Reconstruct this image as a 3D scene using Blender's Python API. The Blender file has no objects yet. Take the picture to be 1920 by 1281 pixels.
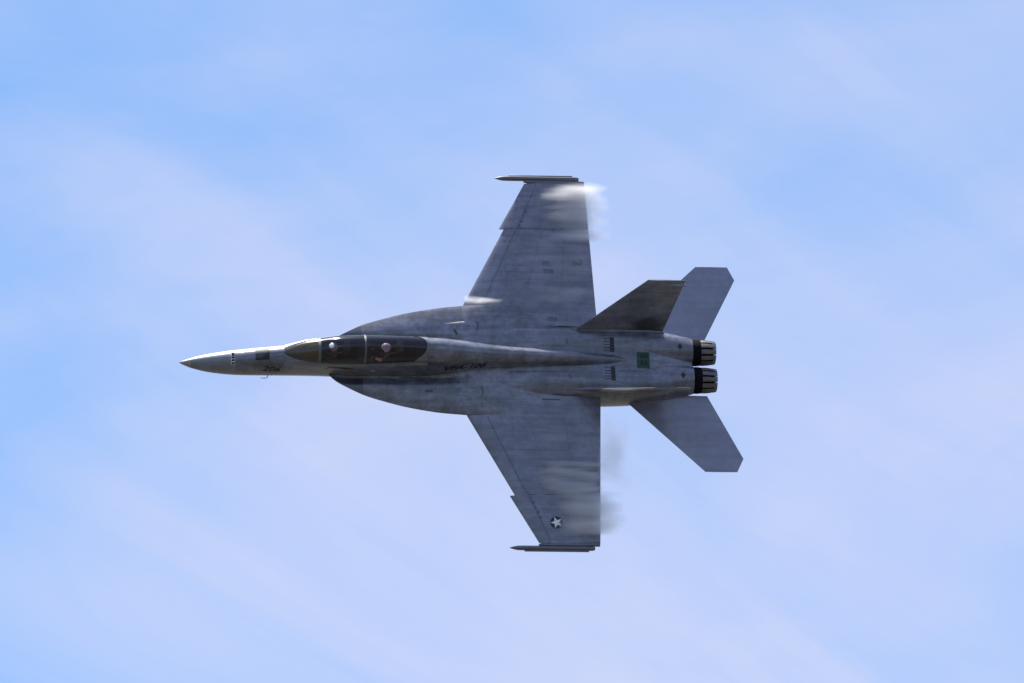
import bpy, bmesh, math, random
from mathutils import Vector, Matrix
from mathutils.bvhtree import BVHTree

R = math.radians
random.seed(7)
scene = bpy.context.scene
col = scene.collection

# ------------------------------------------------------------------ camera
CAM_H = 1.7
ELEV = R(20.0)                 # the camera looks up at the passing jet
DIST = 300.0                   # metres to the jet
PX_M = 58.0                    # photo pixels per metre at the jet
cam_d = Vector((0, math.cos(ELEV), math.sin(ELEV)))
cam_r = Vector((1, 0, 0))
cam_u = Vector((0, -math.sin(ELEV), math.cos(ELEV)))
cam_loc = Vector((0, 0, CAM_H))
cd = bpy.data.cameras.new('camera')
cd.sensor_width = 36.0
cd.lens = 36.0 * DIST / (1920.0 / PX_M)
cd.clip_start = 1.0
cd.clip_end = 100000.0
cam = bpy.data.objects.new('camera', cd)
col.objects.link(cam)
cam.location = cam_loc
cam.rotation_euler = (math.pi / 2 + ELEV, 0, 0)
scene.camera = cam

# ------------------------------------------------------------------ sun direction (towards the sun)
S_R, S_U, S_K = -0.20, 0.90, -0.45     # along image right, image up, towards the camera
sun_dir = (cam_r * S_R + cam_u * S_U - cam_d * S_K).normalized()
sun_elev = math.asin(sun_dir.z)
sun_az = math.atan2(sun_dir.x, sun_dir.y)

# ------------------------------------------------------------------ world
world = bpy.data.worlds.new('World')
scene.world = world
world.use_nodes = True
wn = world.node_tree.nodes
wl = world.node_tree.links
wn.clear()
w_out = wn.new('ShaderNodeOutputWorld')
w_bg = wn.new('ShaderNodeBackground')
w_bg.inputs['Strength'].default_value = 0.10
sky = wn.new('ShaderNodeTexSky')
sky.sky_type = 'NISHITA'
sky.sun_disc = False
sky.sun_elevation = sun_elev
sky.sun_rotation = sun_az
sky.altitude = 0
sky.air_density = 1.0
sky.dust_density = 0.6
sky.ozone_density = 2.0
tc = wn.new('ShaderNodeTexCoord')
mp = wn.new('ShaderNodeMapping')
mp.inputs['Scale'].default_value = (1.0, 0.6, 2.2)
mp.inputs['Location'].default_value = (-4.4, 1.27, -0.34)
mp.inputs['Rotation'].default_value = (0.34, 0.3, 0.0)
wl.new(tc.outputs['Generated'], mp.inputs['Vector'])
cn = wn.new('ShaderNodeTexNoise')
cn.inputs['Scale'].default_value = 9.0
cn.inputs['Detail'].default_value = 6.0
cn.inputs['Roughness'].default_value = 0.52
cn.inputs['Distortion'].default_value = 0.5
wl.new(mp.outputs[0], cn.inputs['Vector'])
cr = wn.new('ShaderNodeValToRGB')
cr.color_ramp.elements[0].position = 0.22
cr.color_ramp.elements[0].color = (0, 0, 0, 1)
cr.color_ramp.elements[1].position = 0.78
cr.color_ramp.elements[1].color = (1, 1, 1, 1)
wl.new(cn.outputs['Fac'], cr.inputs['Fac'])
# finer cirrus streaks running diagonally
mr1 = wn.new('ShaderNodeMapping')
mr1.inputs['Rotation'].default_value = (0.0, -0.55, 0.0)
wl.new(tc.outputs['Generated'], mr1.inputs['Vector'])
mr2 = wn.new('ShaderNodeMapping')
mr2.inputs['Scale'].default_value = (0.35, 0.5, 1.6)
wl.new(mr1.outputs[0], mr2.inputs['Vector'])
cn2 = wn.new('ShaderNodeTexNoise')
cn2.inputs['Scale'].default_value = 38.0
cn2.inputs['Detail'].default_value = 7.0
cn2.inputs['Roughness'].default_value = 0.55
cn2.inputs['Distortion'].default_value = 0.8
wl.new(mr2.outputs[0], cn2.inputs['Vector'])
st_ = wn.new('ShaderNodeMapRange')
st_.inputs['From Min'].default_value = 0.3
st_.inputs['From Max'].default_value = 0.7
st_.inputs['To Min'].default_value = 0.80
st_.inputs['To Max'].default_value = 1.22
wl.new(cn2.outputs['Fac'], st_.inputs['Value'])
cm0 = wn.new('ShaderNodeMath')
cm0.operation = 'MULTIPLY'
wl.new(cr.outputs['Color'], cm0.inputs[0])
wl.new(st_.outputs['Result'], cm0.inputs[1])
cm = wn.new('ShaderNodeMath')
cm.operation = 'MULTIPLY'
cm.use_clamp = True
cm.inputs[1].default_value = 0.86
wl.new(cm0.outputs[0], cm.inputs[0])
tint = wn.new('ShaderNodeMix')
tint.data_type = 'RGBA'
tint.blend_type = 'MULTIPLY'
tint.inputs['Factor'].default_value = 1.0
tint.inputs['B'].default_value = (0.59, 0.92, 1.15, 1)
wl.new(sky.outputs['Color'], tint.inputs['A'])
cmix = wn.new('ShaderNodeMix')
cmix.data_type = 'RGBA'
cmix.inputs['B'].default_value = (4.15, 4.2, 5.4, 1)     # thin cirrus veil
wl.new(cm.outputs[0], cmix.inputs['Factor'])
wl.new(tint.outputs['Result'], cmix.inputs['A'])
wl.new(cmix.outputs['Result'], w_bg.inputs['Color'])
wl.new(w_bg.outputs[0], w_out.inputs['Surface'])

# ------------------------------------------------------------------ sun lamp and exposure
sl = bpy.data.lights.new('sun', 'SUN')
sl.energy = 5.0
sl.angle = R(0.55)
sl.color = (1.0, 0.955, 0.88)
sun = bpy.data.objects.new('sun', sl)
col.objects.link(sun)
sun.rotation_euler = sun_dir.to_track_quat('Z', 'Y').to_euler()
sun.location = (0, 0, 200)
vs = scene.view_settings
vs.view_transform = 'Standard'
vs.look = 'None'
vs.exposure = 0.80
vs.gamma = 1.0
vs.use_curve_mapping = False
scene.cycles.volume_bounces = 6
scene.cycles.max_bounces = 14
scene.cycles.transparent_max_bounces = 24

# ------------------------------------------------------------------ material helpers
def new_mat(name):
    m = bpy.data.materials.new(name)
    m.use_nodes = True
    nt = m.node_tree
    return m, nt.nodes, nt.links, nt.nodes['Principled BSDF']

def plain(name, c, rough=0.5, metal=0.0, spec=0.5, var=0.15, scale=6.0):
    """Procedural colour: base colour with noise variation and a little relief."""
    m, n, l, b = new_mat(name)
    t = n.new('ShaderNodeTexCoord')
    nz = n.new('ShaderNodeTexNoise')
    nz.inputs['Scale'].default_value = scale
    nz.inputs['Detail'].default_value = 5
    l.new(t.outputs['Object'], nz.inputs['Vector'])
    r = n.new('ShaderNodeValToRGB')
    r.color_ramp.elements[0].position = 0.3
    r.color_ramp.elements[1].position = 0.7
    r.color_ramp.elements[0].color = (*[x * (1 - var) for x in c], 1)
    r.color_ramp.elements[1].color = (*[min(1, x * (1 + var)) for x in c], 1)
    l.new(nz.outputs['Fac'], r.inputs['Fac'])
    l.new(r.outputs['Color'], b.inputs['Base Color'])
    b.inputs['Roughness'].default_value = rough
    b.inputs['Metallic'].default_value = metal
    b.inputs['Specular IOR Level'].default_value = spec
    return m

def paint(name, c, dirt=0.55, streak=1.0, lines=True, rough=0.36):
    """Matt naval grey: faded blotches, soot streaks along the airflow, faint panel seams."""
    m, n, l, b = new_mat(name)
    t = n.new('ShaderNodeTexCoord')
    def noise(scale, detail, stretch, rgh=0.55):
        mpn = n.new('ShaderNodeMapping')
        mpn.inputs['Scale'].default_value = stretch
        l.new(t.outputs['Object'], mpn.inputs['Vector'])
        z = n.new('ShaderNodeTexNoise')
        z.inputs['Scale'].default_value = scale
        z.inputs['Detail'].default_value = detail
        z.inputs['Roughness'].default_value = rgh
        l.new(mpn.outputs[0], z.inputs['Vector'])
        return z.outputs['Fac']
    def ramp(f, p0, p1, v0, v1):
        mr = n.new('ShaderNodeMapRange')
        mr.interpolation_type = 'SMOOTHSTEP'
        mr.inputs['From Min'].default_value = p0
        mr.inputs['From Max'].default_value = p1
        mr.inputs['To Min'].default_value = v0
        mr.inputs['To Max'].default_value = v1
        l.new(f, mr.inputs['Value'])
        return mr.outputs['Result']
    def mul(a, bb):
        x = n.new('ShaderNodeMath')
        x.operation = 'MULTIPLY'
        l.new(a, x.inputs[0])
        l.new(bb, x.inputs[1])
        return x.outputs[0]
    f1 = ramp(noise(1.3, 6, (1, 1, 1)), 0.32, 0.68, 1 - dirt * 0.45, 1.12)
    f2 = ramp(noise(5.0, 8, (1, 1, 1), 0.65), 0.30, 0.62, 1 - dirt * 0.55, 1.06)
    f3 = ramp(noise(2.4, 6, (0.16, 2.2, 1.4), 0.6), 0.36, 0.60, 1 - dirt * 0.45 * streak, 1.06)
    f4 = ramp(noise(26.0, 4, (1, 1, 1), 0.7), 0.35, 0.6, 1 - dirt * 0.28, 1.04)
    f = mul(mul(f1, f2), mul(f3, f4))
    if lines:
        mpb = n.new('ShaderNodeMapping')
        l.new(t.outputs['Object'], mpb.inputs['Vector'])
        br = n.new('ShaderNodeTexBrick')
        br.inputs['Scale'].default_value = 1.0
        br.inputs['Mortar Size'].default_value = 0.010
        br.inputs['Mortar Smooth'].default_value = 0.4
        br.inputs['Brick Width'].default_value = 1.7
        br.inputs['Row Height'].default_value = 0.83
        br.offset = 0.37
        br.inputs['Color1'].default_value = (1.0, 1.0, 1.0, 1)
        br.inputs['Color2'].default_value = (0.91, 0.91, 0.91, 1)
        br.inputs['Mortar'].default_value = (0.74, 0.74, 0.74, 1)
        l.new(mpb.outputs[0], br.inputs['Vector'])
        f = mul(f, br.outputs['Color'])
    cc = n.new('ShaderNodeMix')
    cc.data_type = 'RGBA'
    cc.blend_type = 'MULTIPLY'
    cc.inputs['Factor'].default_value = 1.0
    cc.inputs['A'].default_value = (*c, 1)
    l.new(f, cc.inputs['B'])
    l.new(cc.outputs['Result'], b.inputs['Base Color'])
    b.inputs['Roughness'].default_value = rough
    b.inputs['Specular IOR Level'].default_value = 0.5
    b.inputs['Coat Weight'].default_value = 1.0
    b.inputs['Coat Roughness'].default_value = 0.28
    bp = n.new('ShaderNodeBump')
    bp.inputs['Strength'].default_value = 0.12
    bp.inputs['Distance'].default_value = 0.02
    l.new(f, bp.inputs['Height'])
    l.new(bp.outputs[0], b.inputs['Normal'])
    return m

M_GREY = paint('naval_grey_paint', (0.150, 0.162, 0.232), dirt=0.80)
M_WING = paint('wing_grey_paint', (0.138, 0.148, 0.218), dirt=0.55)
M_STAB = paint('tailplane_grey_paint', (0.150, 0.160, 0.240), dirt=0.18, lines=False)
M_FIN = paint('fin_grey_paint', (0.180, 0.190, 0.245), dirt=0.50)
M_RADOME = paint('radome_grey_paint', (0.135, 0.145, 0.185), dirt=0.30, lines=False)
M_TIP = plain('radome_cap_metal', (0.24, 0.23, 0.24), 0.4)
M_DARK = plain('dark_rubber', (0.012, 0.012, 0.016), 0.7)
M_BLACK = plain('black_stencil_paint', (0.010, 0.010, 0.014), 0.6)
M_COCK = plain('cockpit_black', (0.012, 0.011, 0.013), 0.75)
M_SEAT = plain('seat_black', (0.030, 0.028, 0.028), 0.7)
M_OLIVE = plain('olive_cloth', (0.12, 0.11, 0.075), 0.85, scale=14)
M_TAN = plain('tan_cloth', (0.30, 0.20, 0.13), 0.85, scale=14)
M_SALMON = plain('tan_glove_leather', (0.62, 0.33, 0.24), 0.8, scale=20)
M_HELMET = plain('white_helmet_shell', (0.82, 0.82, 0.84), 0.25, var=0.04)
M_VISOR = plain('dark_visor', (0.01, 0.01, 0.012), 0.08)
M_PAPER = plain('white_page', (0.78, 0.78, 0.80), 0.6, var=0.05)
M_WHITE = plain('white_marking', (0.55, 0.56, 0.58), 0.5, var=0.08)
M_INSIG = plain('insignia_white', (0.72, 0.73, 0.76), 0.5, var=0.06)
M_GREEN = plain('dark_green_cover', (0.006, 0.055, 0.030), 0.6, var=0.4, scale=9)
M_GREEN2 = plain('blackish_green', (0.004, 0.012, 0.012), 0.6)
M_RED = plain('faded_red_marking', (0.10, 0.012, 0.018), 0.6)
M_SMUDGE = plain('dark_grey_panel_paint', (0.042, 0.046, 0.062), 0.55, var=0.3)
M_BROWN = plain('faded_brown_number', (0.085, 0.070, 0.072), 0.6, var=0.3)
M_PETAL = plain('scorched_nozzle_metal', (0.115, 0.102, 0.105), 0.5, metal=0.25, var=0.25)
M_RIM = plain('pale_nozzle_metal', (0.105, 0.12, 0.135), 0.45, metal=0.3, var=0.15)
M_SOOT = plain('soot_black_metal', (0.005, 0.005, 0.007), 0.9, spec=0.1)
M_RAIL = paint('rail_grey_paint', (0.060, 0.060, 0.082), dirt=0.4, lines=False)
M_STEEL = plain('bare_steel', (0.30, 0.30, 0.32), 0.35, metal=0.8)
M_SEAL = plain('canopy_frame_paint', (0.085, 0.10, 0.105), 0.5)
M_STRAKE = paint('dark_strake_paint', (0.042, 0.042, 0.070), dirt=0.5, lines=False)
M_FAINT = plain('faint_panel_paint', (0.088, 0.095, 0.138), 0.55, var=0.3)

def glass(name, tcol, gl=(1, 1, 1), rough=0.03, blend=1.5, film=0.1, film_col=(0.5, 0.5, 0.5)):
    m = bpy.data.materials.new(name)
    m.use_nodes = True
    n, l = m.node_tree.nodes, m.node_tree.links
    n.clear()
    o = n.new('ShaderNodeOutputMaterial')
    tr = n.new('ShaderNodeBsdfTransparent')
    tcn = n.new('ShaderNodeTexCoord')
    nz = n.new('ShaderNodeTexNoise')
    nz.inputs['Scale'].default_value = 3.0
    l.new(tcn.outputs['Object'], nz.inputs['Vector'])
    rp = n.new('ShaderNodeValToRGB')
    rp.color_ramp.elements[0].color = (*[x * 0.9 for x in tcol], 1)
    rp.color_ramp.elements[1].color = (*tcol, 1)
    l.new(nz.outputs['Fac'], rp.inputs['Fac'])
    l.new(rp.outputs['Color'], tr.inputs['Color'])
    gs = n.new('ShaderNodeBsdfGlossy')
    gs.inputs['Color'].default_value = (*gl, 1)
    gs.inputs['Roughness'].default_value = rough
    fr = n.new('ShaderNodeFresnel')
    fr.inputs['IOR'].default_value = blend
    mx = n.new('ShaderNodeMixShader')
    l.new(fr.outputs[0], mx.inputs['Fac'])
    df = n.new('ShaderNodeBsdfDiffuse')
    df.inputs['Color'].default_value = (*film_col, 1)
    fm = n.new('ShaderNodeMixShader')
    fm.inputs['Fac'].default_value = film
    l.new(tr.outputs[0], fm.inputs[1])
    l.new(df.outputs[0], fm.inputs[2])
    l.new(fm.outputs[0], mx.inputs[1])
    l.new(gs.outputs[0], mx.inputs[2])
    l.new(mx.outputs[0], o.inputs['Surface'])
    return m

M_CANOPY = glass('smoked_canopy_glass', (0.54, 0.48, 0.56), rough=0.14, blend=1.45, film=0.018, film_col=(0.42, 0.33, 0.58))
M_WIND = glass('gold_tinted_glass', (0.60, 0.52, 0.36), gl=(1.0, 0.93, 0.78), rough=0.20, blend=1.65, film=0.06, film_col=(0.46, 0.40, 0.28))

# ------------------------------------------------------------------ mesh helpers
# jet frame: x = metres aft of the nose tip, y = towards the starboard wing, z = up
OX, OZ = 9.0, 0.5
def L(p):
    return (p[0] - OX, p[1], p[2] - OZ)

def link(name, me, parent=None, mat=None, smooth=True, angle=35):
    if mat is not None:
        me.materials.append(mat)
    for p in me.polygons:
        p.use_smooth = smooth
    if smooth:
        me.set_sharp_from_angle(angle=R(angle))
    o = bpy.data.objects.new(name, me)
    col.objects.link(o)
    if parent is not None:
        o.parent = parent
    return o

def mesh(name, verts, faces, mat, parent=None, smooth=True, angle=35, local=True, fix=True):
    me = bpy.data.meshes.new(name)
    me.from_pydata([L(v) if local else v for v in verts], [], faces)
    if fix:
        bm = bmesh.new()
        bm.from_mesh(me)
        bmesh.ops.remove_doubles(bm, verts=bm.verts, dist=1e-5)
        bmesh.ops.dissolve_degenerate(bm, dist=1e-5, edges=bm.edges)
        bmesh.ops.recalc_face_normals(bm, faces=bm.faces)
        bm.to_mesh(me)
        bm.free()
    me.update()
    return link(name, me, parent, mat, smooth, angle)

def loft(secs, closed=True, cap0=True, cap1=True):
    n = len(secs[0])
    v = [p for s in secs for p in s]
    f = []
    for i in range(len(secs) - 1):
        for j in range(n if closed else n - 1):
            k = (j + 1) % n
            f.append((i * n + j, i * n + k, (i + 1) * n + k, (i + 1) * n + j))
    if cap0:
        f.append(tuple(range(n - 1, -1, -1)))
    if cap1:
        f.append(tuple(range((len(secs) - 1) * n, len(secs) * n)))
    return v, f

def pchip(xs, ys):
    n = len(xs)
    h = [xs[i + 1] - xs[i] for i in range(n - 1)]
    d = [(ys[i + 1] - ys[i]) / h[i] for i in range(n - 1)]
    m = [0.0] * n
    m[0], m[-1] = d[0], d[-1]
    for i in range(1, n - 1):
        if d[i - 1] * d[i] > 0:
            w1, w2 = 2 * h[i] + h[i - 1], h[i] + 2 * h[i - 1]
            m[i] = (w1 + w2) / (w1 / d[i - 1] + w2 / d[i])
    def fn(x):
        if x <= xs[0]:
            return ys[0]
        if x >= xs[-1]:
            return ys[-1]
        i = max(k for k in range(n - 1) if xs[k] <= x)
        t = (x - xs[i]) / h[i]
        a, b = ys[i], ys[i + 1]
        return ((1 + 2 * t) * (1 - t) ** 2 * a + t * (1 - t) ** 2 * h[i] * m[i]
                + t * t * (3 - 2 * t) * b + t * t * (t - 1) * h[i] * m[i + 1])
    return fn

def table(rows):
    xs = [r[0] for r in rows]
    return [pchip(xs, [r[k] for r in rows]) for k in range(1, len(rows[0]))]

def frange(a, b, n):
    return [a + (b - a) * i / (n - 1) for i in range(n)]

def box_pts(x0, x1, y0, y1, z0, z1):
    v = [(x, y, z) for x in (x0, x1) for y in (y0, y1) for z in (z0, z1)]
    f = [(0, 1, 3, 2), (4, 6, 7, 5), (0, 4, 5, 1), (2, 3, 7, 6), (0, 2, 6, 4), (1, 5, 7, 3)]
    return v, f

def merge(parts):
    v, f = [], []
    for pv, pf in parts:
        k = len(v)
        v += pv
        f += [tuple(i + k for i in q) for q in pf]
    return v, f

def tube(path, rad, seg=10):
    """Tapered tube along a list of points, in the jet frame."""
    secs = []
    for i, p in enumerate(path):
        p = Vector(p)
        a = Vector(path[max(0, i - 1)])
        b = Vector(path[min(len(path) - 1, i + 1)])
        t = (b - a).normalized()
        u = t.orthogonal().normalized()
        w = t.cross(u)
        r = rad[i] if isinstance(rad, (list, tuple)) else rad
        secs.append([tuple(p + u * r * math.cos(q) + w * r * math.sin(q)) for q in frange(0, 2 * math.pi * (1 - 1 / seg), seg)])
    return loft(secs)

def bevel(o, w, seg=2):
    m = o.modifiers.new('bevel', 'BEVEL')
    m.width = w
    m.segments = seg
    m.limit_method = 'ANGLE'
    return o

# ------------------------------------------------------------------ the ground far below the frame
gm, gn, gl_, gb = new_mat('airfield_grass_and_soil')
gt = gn.new('ShaderNodeTexCoord')
gz = gn.new('ShaderNodeTexNoise')
gz.inputs['Scale'].default_value = 0.02
gz.inputs['Detail'].default_value = 8
gl_.new(gt.outputs['Object'], gz.inputs['Vector'])
gr = gn.new('ShaderNodeValToRGB')
gr.color_ramp.elements[0].position = 0.35
gr.color_ramp.elements[0].color = (0.045, 0.045, 0.032, 1)
gr.color_ramp.elements[1].position = 0.68
gr.color_ramp.elements[1].color = (0.090, 0.078, 0.064, 1)
gl_.new(gz.outputs['Fac'], gr.inputs['Fac'])
gl_.new(gr.outputs['Color'], gb.inputs['Base Color'])
gb.inputs['Roughness'].default_value = 0.95
gv, gf = [], []
rings = [0, 60, 200, 700, 2500, 9000, 30000]
gv.append((0, 0, 0))
for r_ in rings[1:]:
    for a in range(48):
        q = a * math.tau / 48
        gv.append((r_ * math.cos(q), r_ * math.sin(q), 0))
for a in range(48):
    gf.append((0, 1 + a, 1 + (a + 1) % 48))
for k in range(len(rings) - 2):
    for a in range(48):
        b0 = 1 + k * 48
        gf.append((b0 + a, b0 + 48 + a, b0 + 48 + (a + 1) % 48, b0 + (a + 1) % 48))
ground = mesh('ground', gv, gf, gm, None, smooth=False, local=False)
ground['kind'] = 'structure'
ground['label'] = 'flat grass and soil airfield ground'

# ------------------------------------------------------------------ the jet's pose: nose left, banked with its top to the camera
A_F, B_P = 0.138, 0.372
Fv = Vector((-math.sqrt(1 - A_F ** 2) * math.cos(0.014), math.sqrt(1 - A_F ** 2) * math.sin(0.014), A_F))
pu = 0.93
for _ in range(20):
    pr = (Fv.z * B_P - Fv.y * pu) / (-Fv.x)
    pu = math.sqrt(1 - B_P ** 2 - pr ** 2)
Pv = Vector((pr, -pu, B_P))
Zv = Fv.cross(Pv)
def to_world(v):
    return cam_r * v.x + cam_u * v.y - cam_d * v.z
ax, ay, az = to_world(-Fv), to_world(-Pv), to_world(Zv)
rot = Matrix((ax, ay, az)).transposed()
nose = cam_loc + cam_d * DIST + cam_r * ((336 - 960) / PX_M) - cam_u * ((680 - 640.5) / PX_M)
jet = bpy.data.objects.new('fighter_jet', None)
col.objects.link(jet)
jet.empty_display_size = 2.0
origin = nose + rot @ Vector((OX, 0, OZ))
JM = Matrix.Translation(origin) @ rot.to_4x4()
jet.matrix_world = JM
jet['label'] = 'grey two-seat twin-tail fighter jet banking with vapour over its wings'
jet['category'] = 'fighter jet'

# ================================================================== FUSELAGE
# nose sections: half width, centre height, height above and below it
NOSE = table([
    (0.38, 0.165, -0.02, 0.165, 0.165), (0.75, 0.262, -0.01, 0.27, 0.255), (1.1, 0.325, 0.01, 0.35, 0.33),
    (1.8, 0.405, 0.08, 0.49, 0.43), (2.85, 0.452, 0.25, 0.62, 0.61), (3.32, 0.468, 0.33, 0.67, 0.69),
    (4.6, 0.51, 0.46, 0.72, 0.80), (5.9, 0.55, 0.50, 0.80, 0.90), (7.9, 0.56, 0.55, 0.84, 1.0)])
# cockpit sill and glass: sill height, half width at the sill, glass height
SILL = table([
    (3.32, 1.00, 0.05, 0.03), (3.52, 1.035, 0.165, 0.10), (3.75, 1.08, 0.265, 0.17), (4.1, 1.14, 0.36, 0.26),
    (4.41, 1.18, 0.405, 0.33), (5.1, 1.25, 0.46, 0.52), (5.9, 1.28, 0.475, 0.58), (6.7, 1.32, 0.455, 0.56),
    (7.4, 1.36, 0.43, 0.47), (7.92, 1.38, 0.40, 0.40)])
SPINE = table([
    (7.92, 0.56, 0.55, 1.38, 0.40, 0.40, 1.0), (8.5, 0.51, 0.60, 1.17, 0.445, 0.55, 1.0), (9.05, 0.47, 0.62, 1.03, 0.43, 0.58, 1.0),
    (10.1, 0.39, 0.62, 0.93, 0.345, 0.47, 1.0), (11.2, 0.33, 0.62, 0.87, 0.285, 0.42, 0.95), (12.6, 0.29, 0.60, 0.80, 0.245, 0.36, 0.9),
    (13.6, 0.24, 0.56, 0.73, 0.20, 0.27, 0.8), (14.5, 0.20, 0.50, 0.66, 0.15, 0.14, 0.7)])
NL, NM, NA = 14, 10, 16
def half_section(st):
    pts = []
    if st < 3.32:
        W, Zc, Ht, Hb = [f(st) for f in NOSE]
        for q in frange(-90, 0, NL):
            pts.append((W * math.cos(R(q)), Zc + Hb * math.sin(R(q))))
        for q in frange(0, 55, NM + 1)[1:]:
            pts.append((W * math.cos(R(q)), Zc + Ht * math.sin(R(q))))
        for q in frange(55, 90, NA + 1)[1:]:
            pts.append((W * math.cos(R(q)), Zc + Ht * math.sin(R(q))))
        return pts
    if st < 7.92:
        W, Zc, Ht, Hb = [f(st) for f in NOSE]
        zs, wc, hc = [f(st) for f in SILL]
        zf = zs - 0.012 if (st < 4.02 or st > 7.58) else zs - 0.80
        for q in frange(-90, 0, NL):
            pts.append((W * math.cos(R(q)), Zc + Hb * math.sin(R(q))))
        wo = wc + 0.03
        for q in frange(0, 90, NM + 1)[1:]:
            pts.append((wo + (W - wo) * math.cos(R(q)), Zc + (zs - Zc) * math.sin(R(q))))
        wi = max(0.01, wc - 0.025)
        pts.append((wi, zs - 0.002))
        pts.append((wi, zf))
        for t in frange(1, 0, NA - 1)[1:]:
            pts.append((wi * t, zf))
        return pts
    W, Zc, zs, wc, hc, Hb = [f(st) for f in SPINE]
    for q in frange(-90, 0, NL):
        pts.append((W * math.cos(R(q)), Zc + Hb * math.sin(R(q))))
    for t in frange(0, 1, NM + 1)[1:]:
        s = t * t * (3 - 2 * t)
        pts.append((W + (wc - W) * s, Zc + (zs - Zc) * t))
    for q in frange(0, 90, NA + 1)[1:]:
        pts.append((wc * math.cos(R(q)), zs + hc * math.sin(R(q))))
    return pts

def ring(st):
    h = half_section(st)
    full = [(st, y, z) for y, z in h] + [(st, -y, z) for y, z in h[-2:0:-1]]
    return full

def build_fuselage(s0, s1, name, mat, extra=(), parent=jet, cap0=False, cap1=False, n=90):
    sts = sorted(set([round(x, 4) for x in frange(s0, s1, n)] + [e for e in extra if s0 <= e <= s1]))
    secs = [ring(s) for s in sts]
    v, f = loft(secs, True, cap0, cap1)
    return v, f, sts

# nose cap and radome
cap_secs = [[(0.0, 0.0, 0.0)] * 40]
cap_secs = []
for s in frange(0.0, 0.375, 10):
    t = max(0.002, s / 0.375)
    k = 0.62 * t + 0.38 * math.sqrt(t)
    cap_secs.append([(s, 0.163 * k * math.cos(q), -0.02 * t + 0.163 * k * math.sin(q)) for q in frange(0, math.tau * (1 - 1 / 40), 40)])
v, f = loft(cap_secs)
nose_cap = mesh('nose_cap', v, f, M_TIP, jet)
v, f, _ = build_fuselage(0.38, 1.795, 'radome', M_RADOME, n=24, cap0=True, cap1=True)
radome = mesh('radome', v, f, M_RADOME, jet)
v, f, sts = build_fuselage(1.80, 14.5, 'fuselage', M_GREY,
                           extra=(3.319, 3.321, 4.019, 4.021, 7.579, 7.581, 7.919, 7.921), n=190, cap0=True, cap1=True)
nring = len(ring(2.0))
hn = NL + NM + NA
tub_f, body_f = [], []
for q in f:
    if len(q) == 4:
        js = [i % nring for i in q]
        ss = [sts[i // nring] for i in q]
        inner = all((NL + NM <= j <= nring - (NL + NM)) for j in js)
        if inner and min(ss) >= 3.3205 and max(ss) <= 7.9195:
            tub_f.append(q)
            continue
    body_f.append(q)
fuselage = mesh('fuselage', v, body_f, M_GREY, jet, angle=40)
tub = mesh('cockpit_tub', v, tub_f, M_COCK, jet, angle=30)
for o in (fuselage, tub):
    bm = bmesh.new()
    bm.from_mesh(o.data)
    bmesh.ops.delete(bm, geom=[x for x in bm.verts if not x.link_faces], context='VERTS')
    bm.to_mesh(o.data)
    bm.free()

# ------------------------------------------------------------------ canopy
def arch(st, off=0.0, a0=0.0, a1=180.0, n=33):
    zs, wc, hc = [f(st) for f in SILL]
    return [(st, (wc + off) * math.cos(R(q)), zs + (hc + off) * math.sin(R(q))) for q in frange(a0, a1, n)]
def shell(s0, s1, n, off=0.0):
    return loft([arch(s, off) for s in frange(s0, s1, n)], False, False, False)
v, f = shell(3.325, 4.39, 22)
windscreen = mesh('windscreen', v, f, M_WIND, jet, angle=80)
v, f = shell(4.43, 7.90, 50)
canopy = mesh('canopy', v, f, M_CANOPY, jet, angle=80)
def bow(st, w, name, parent, off=0.012):
    a, b = arch(st - w / 2, off), arch(st + w / 2, off)
    ai, bi = arch(st - w / 2, off - 0.03), arch(st + w / 2, off - 0.03)
    n = len(a)
    v = a + b + bi + ai
    f = []
    for k in range(n - 1):
        for r0, r1 in ((0, 1), (1, 2), (2, 3), (3, 0)):
            f.append((r0 * n + k, r0 * n + k + 1, r1 * n + k + 1, r1 * n + k))
    f += [(0, n, 2 * n, 3 * n), (n - 1, 2 * n - 1, 3 * n - 1, 4 * n - 1)]
    return mesh(name, v, f, M_SEAL, parent, angle=50)
bow(4.41, 0.085, 'windscreen_bow', windscreen)
bow(5.86, 0.060, 'canopy_bow', canopy)
bow(7.89, 0.050, 'rear_arch', canopy)
# painted rear fairing whose curved edge rounds off the glass
secs = []
for q in frange(0, 180, 41):
    s0 = 7.86 - 0.42 * abs(math.cos(R(q))) ** 3
    row = []
    for st in frange(s0, 7.915, 10):
        zs, wc, hc = [g(st) for g in SILL]
        row.append((st, (wc + 0.014) * math.cos(R(q)), zs + (hc + 0.014) * math.sin(R(q))))
    secs.append(row)
v, f = loft(secs, False, False, False)
mesh('rear_fairing', v, f, M_GREY, canopy, angle=80)
for s in (1, -1):
    pts = []
    for st in frange(4.40, 7.90, 30):
        zs, wc, hc = [g(st) for g in SILL]
        pts.append((st, s * (wc + 0.012), zs + 0.012))
    v, f = tube(pts, 0.022, 8)
    mesh('sill_rail', v, f, M_SEAL, canopy, angle=60)
    pts = []
    for st in frange(3.36, 4.40, 16):
        zs, wc, hc = [g(st) for g in SILL]
        pts.append((st, s * (wc + 0.01), zs + 0.008))
    v, f = tube(pts, 0.016, 8)
    mesh('windscreen_edge', v, f, M_SEAL, windscreen, angle=60)

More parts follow.
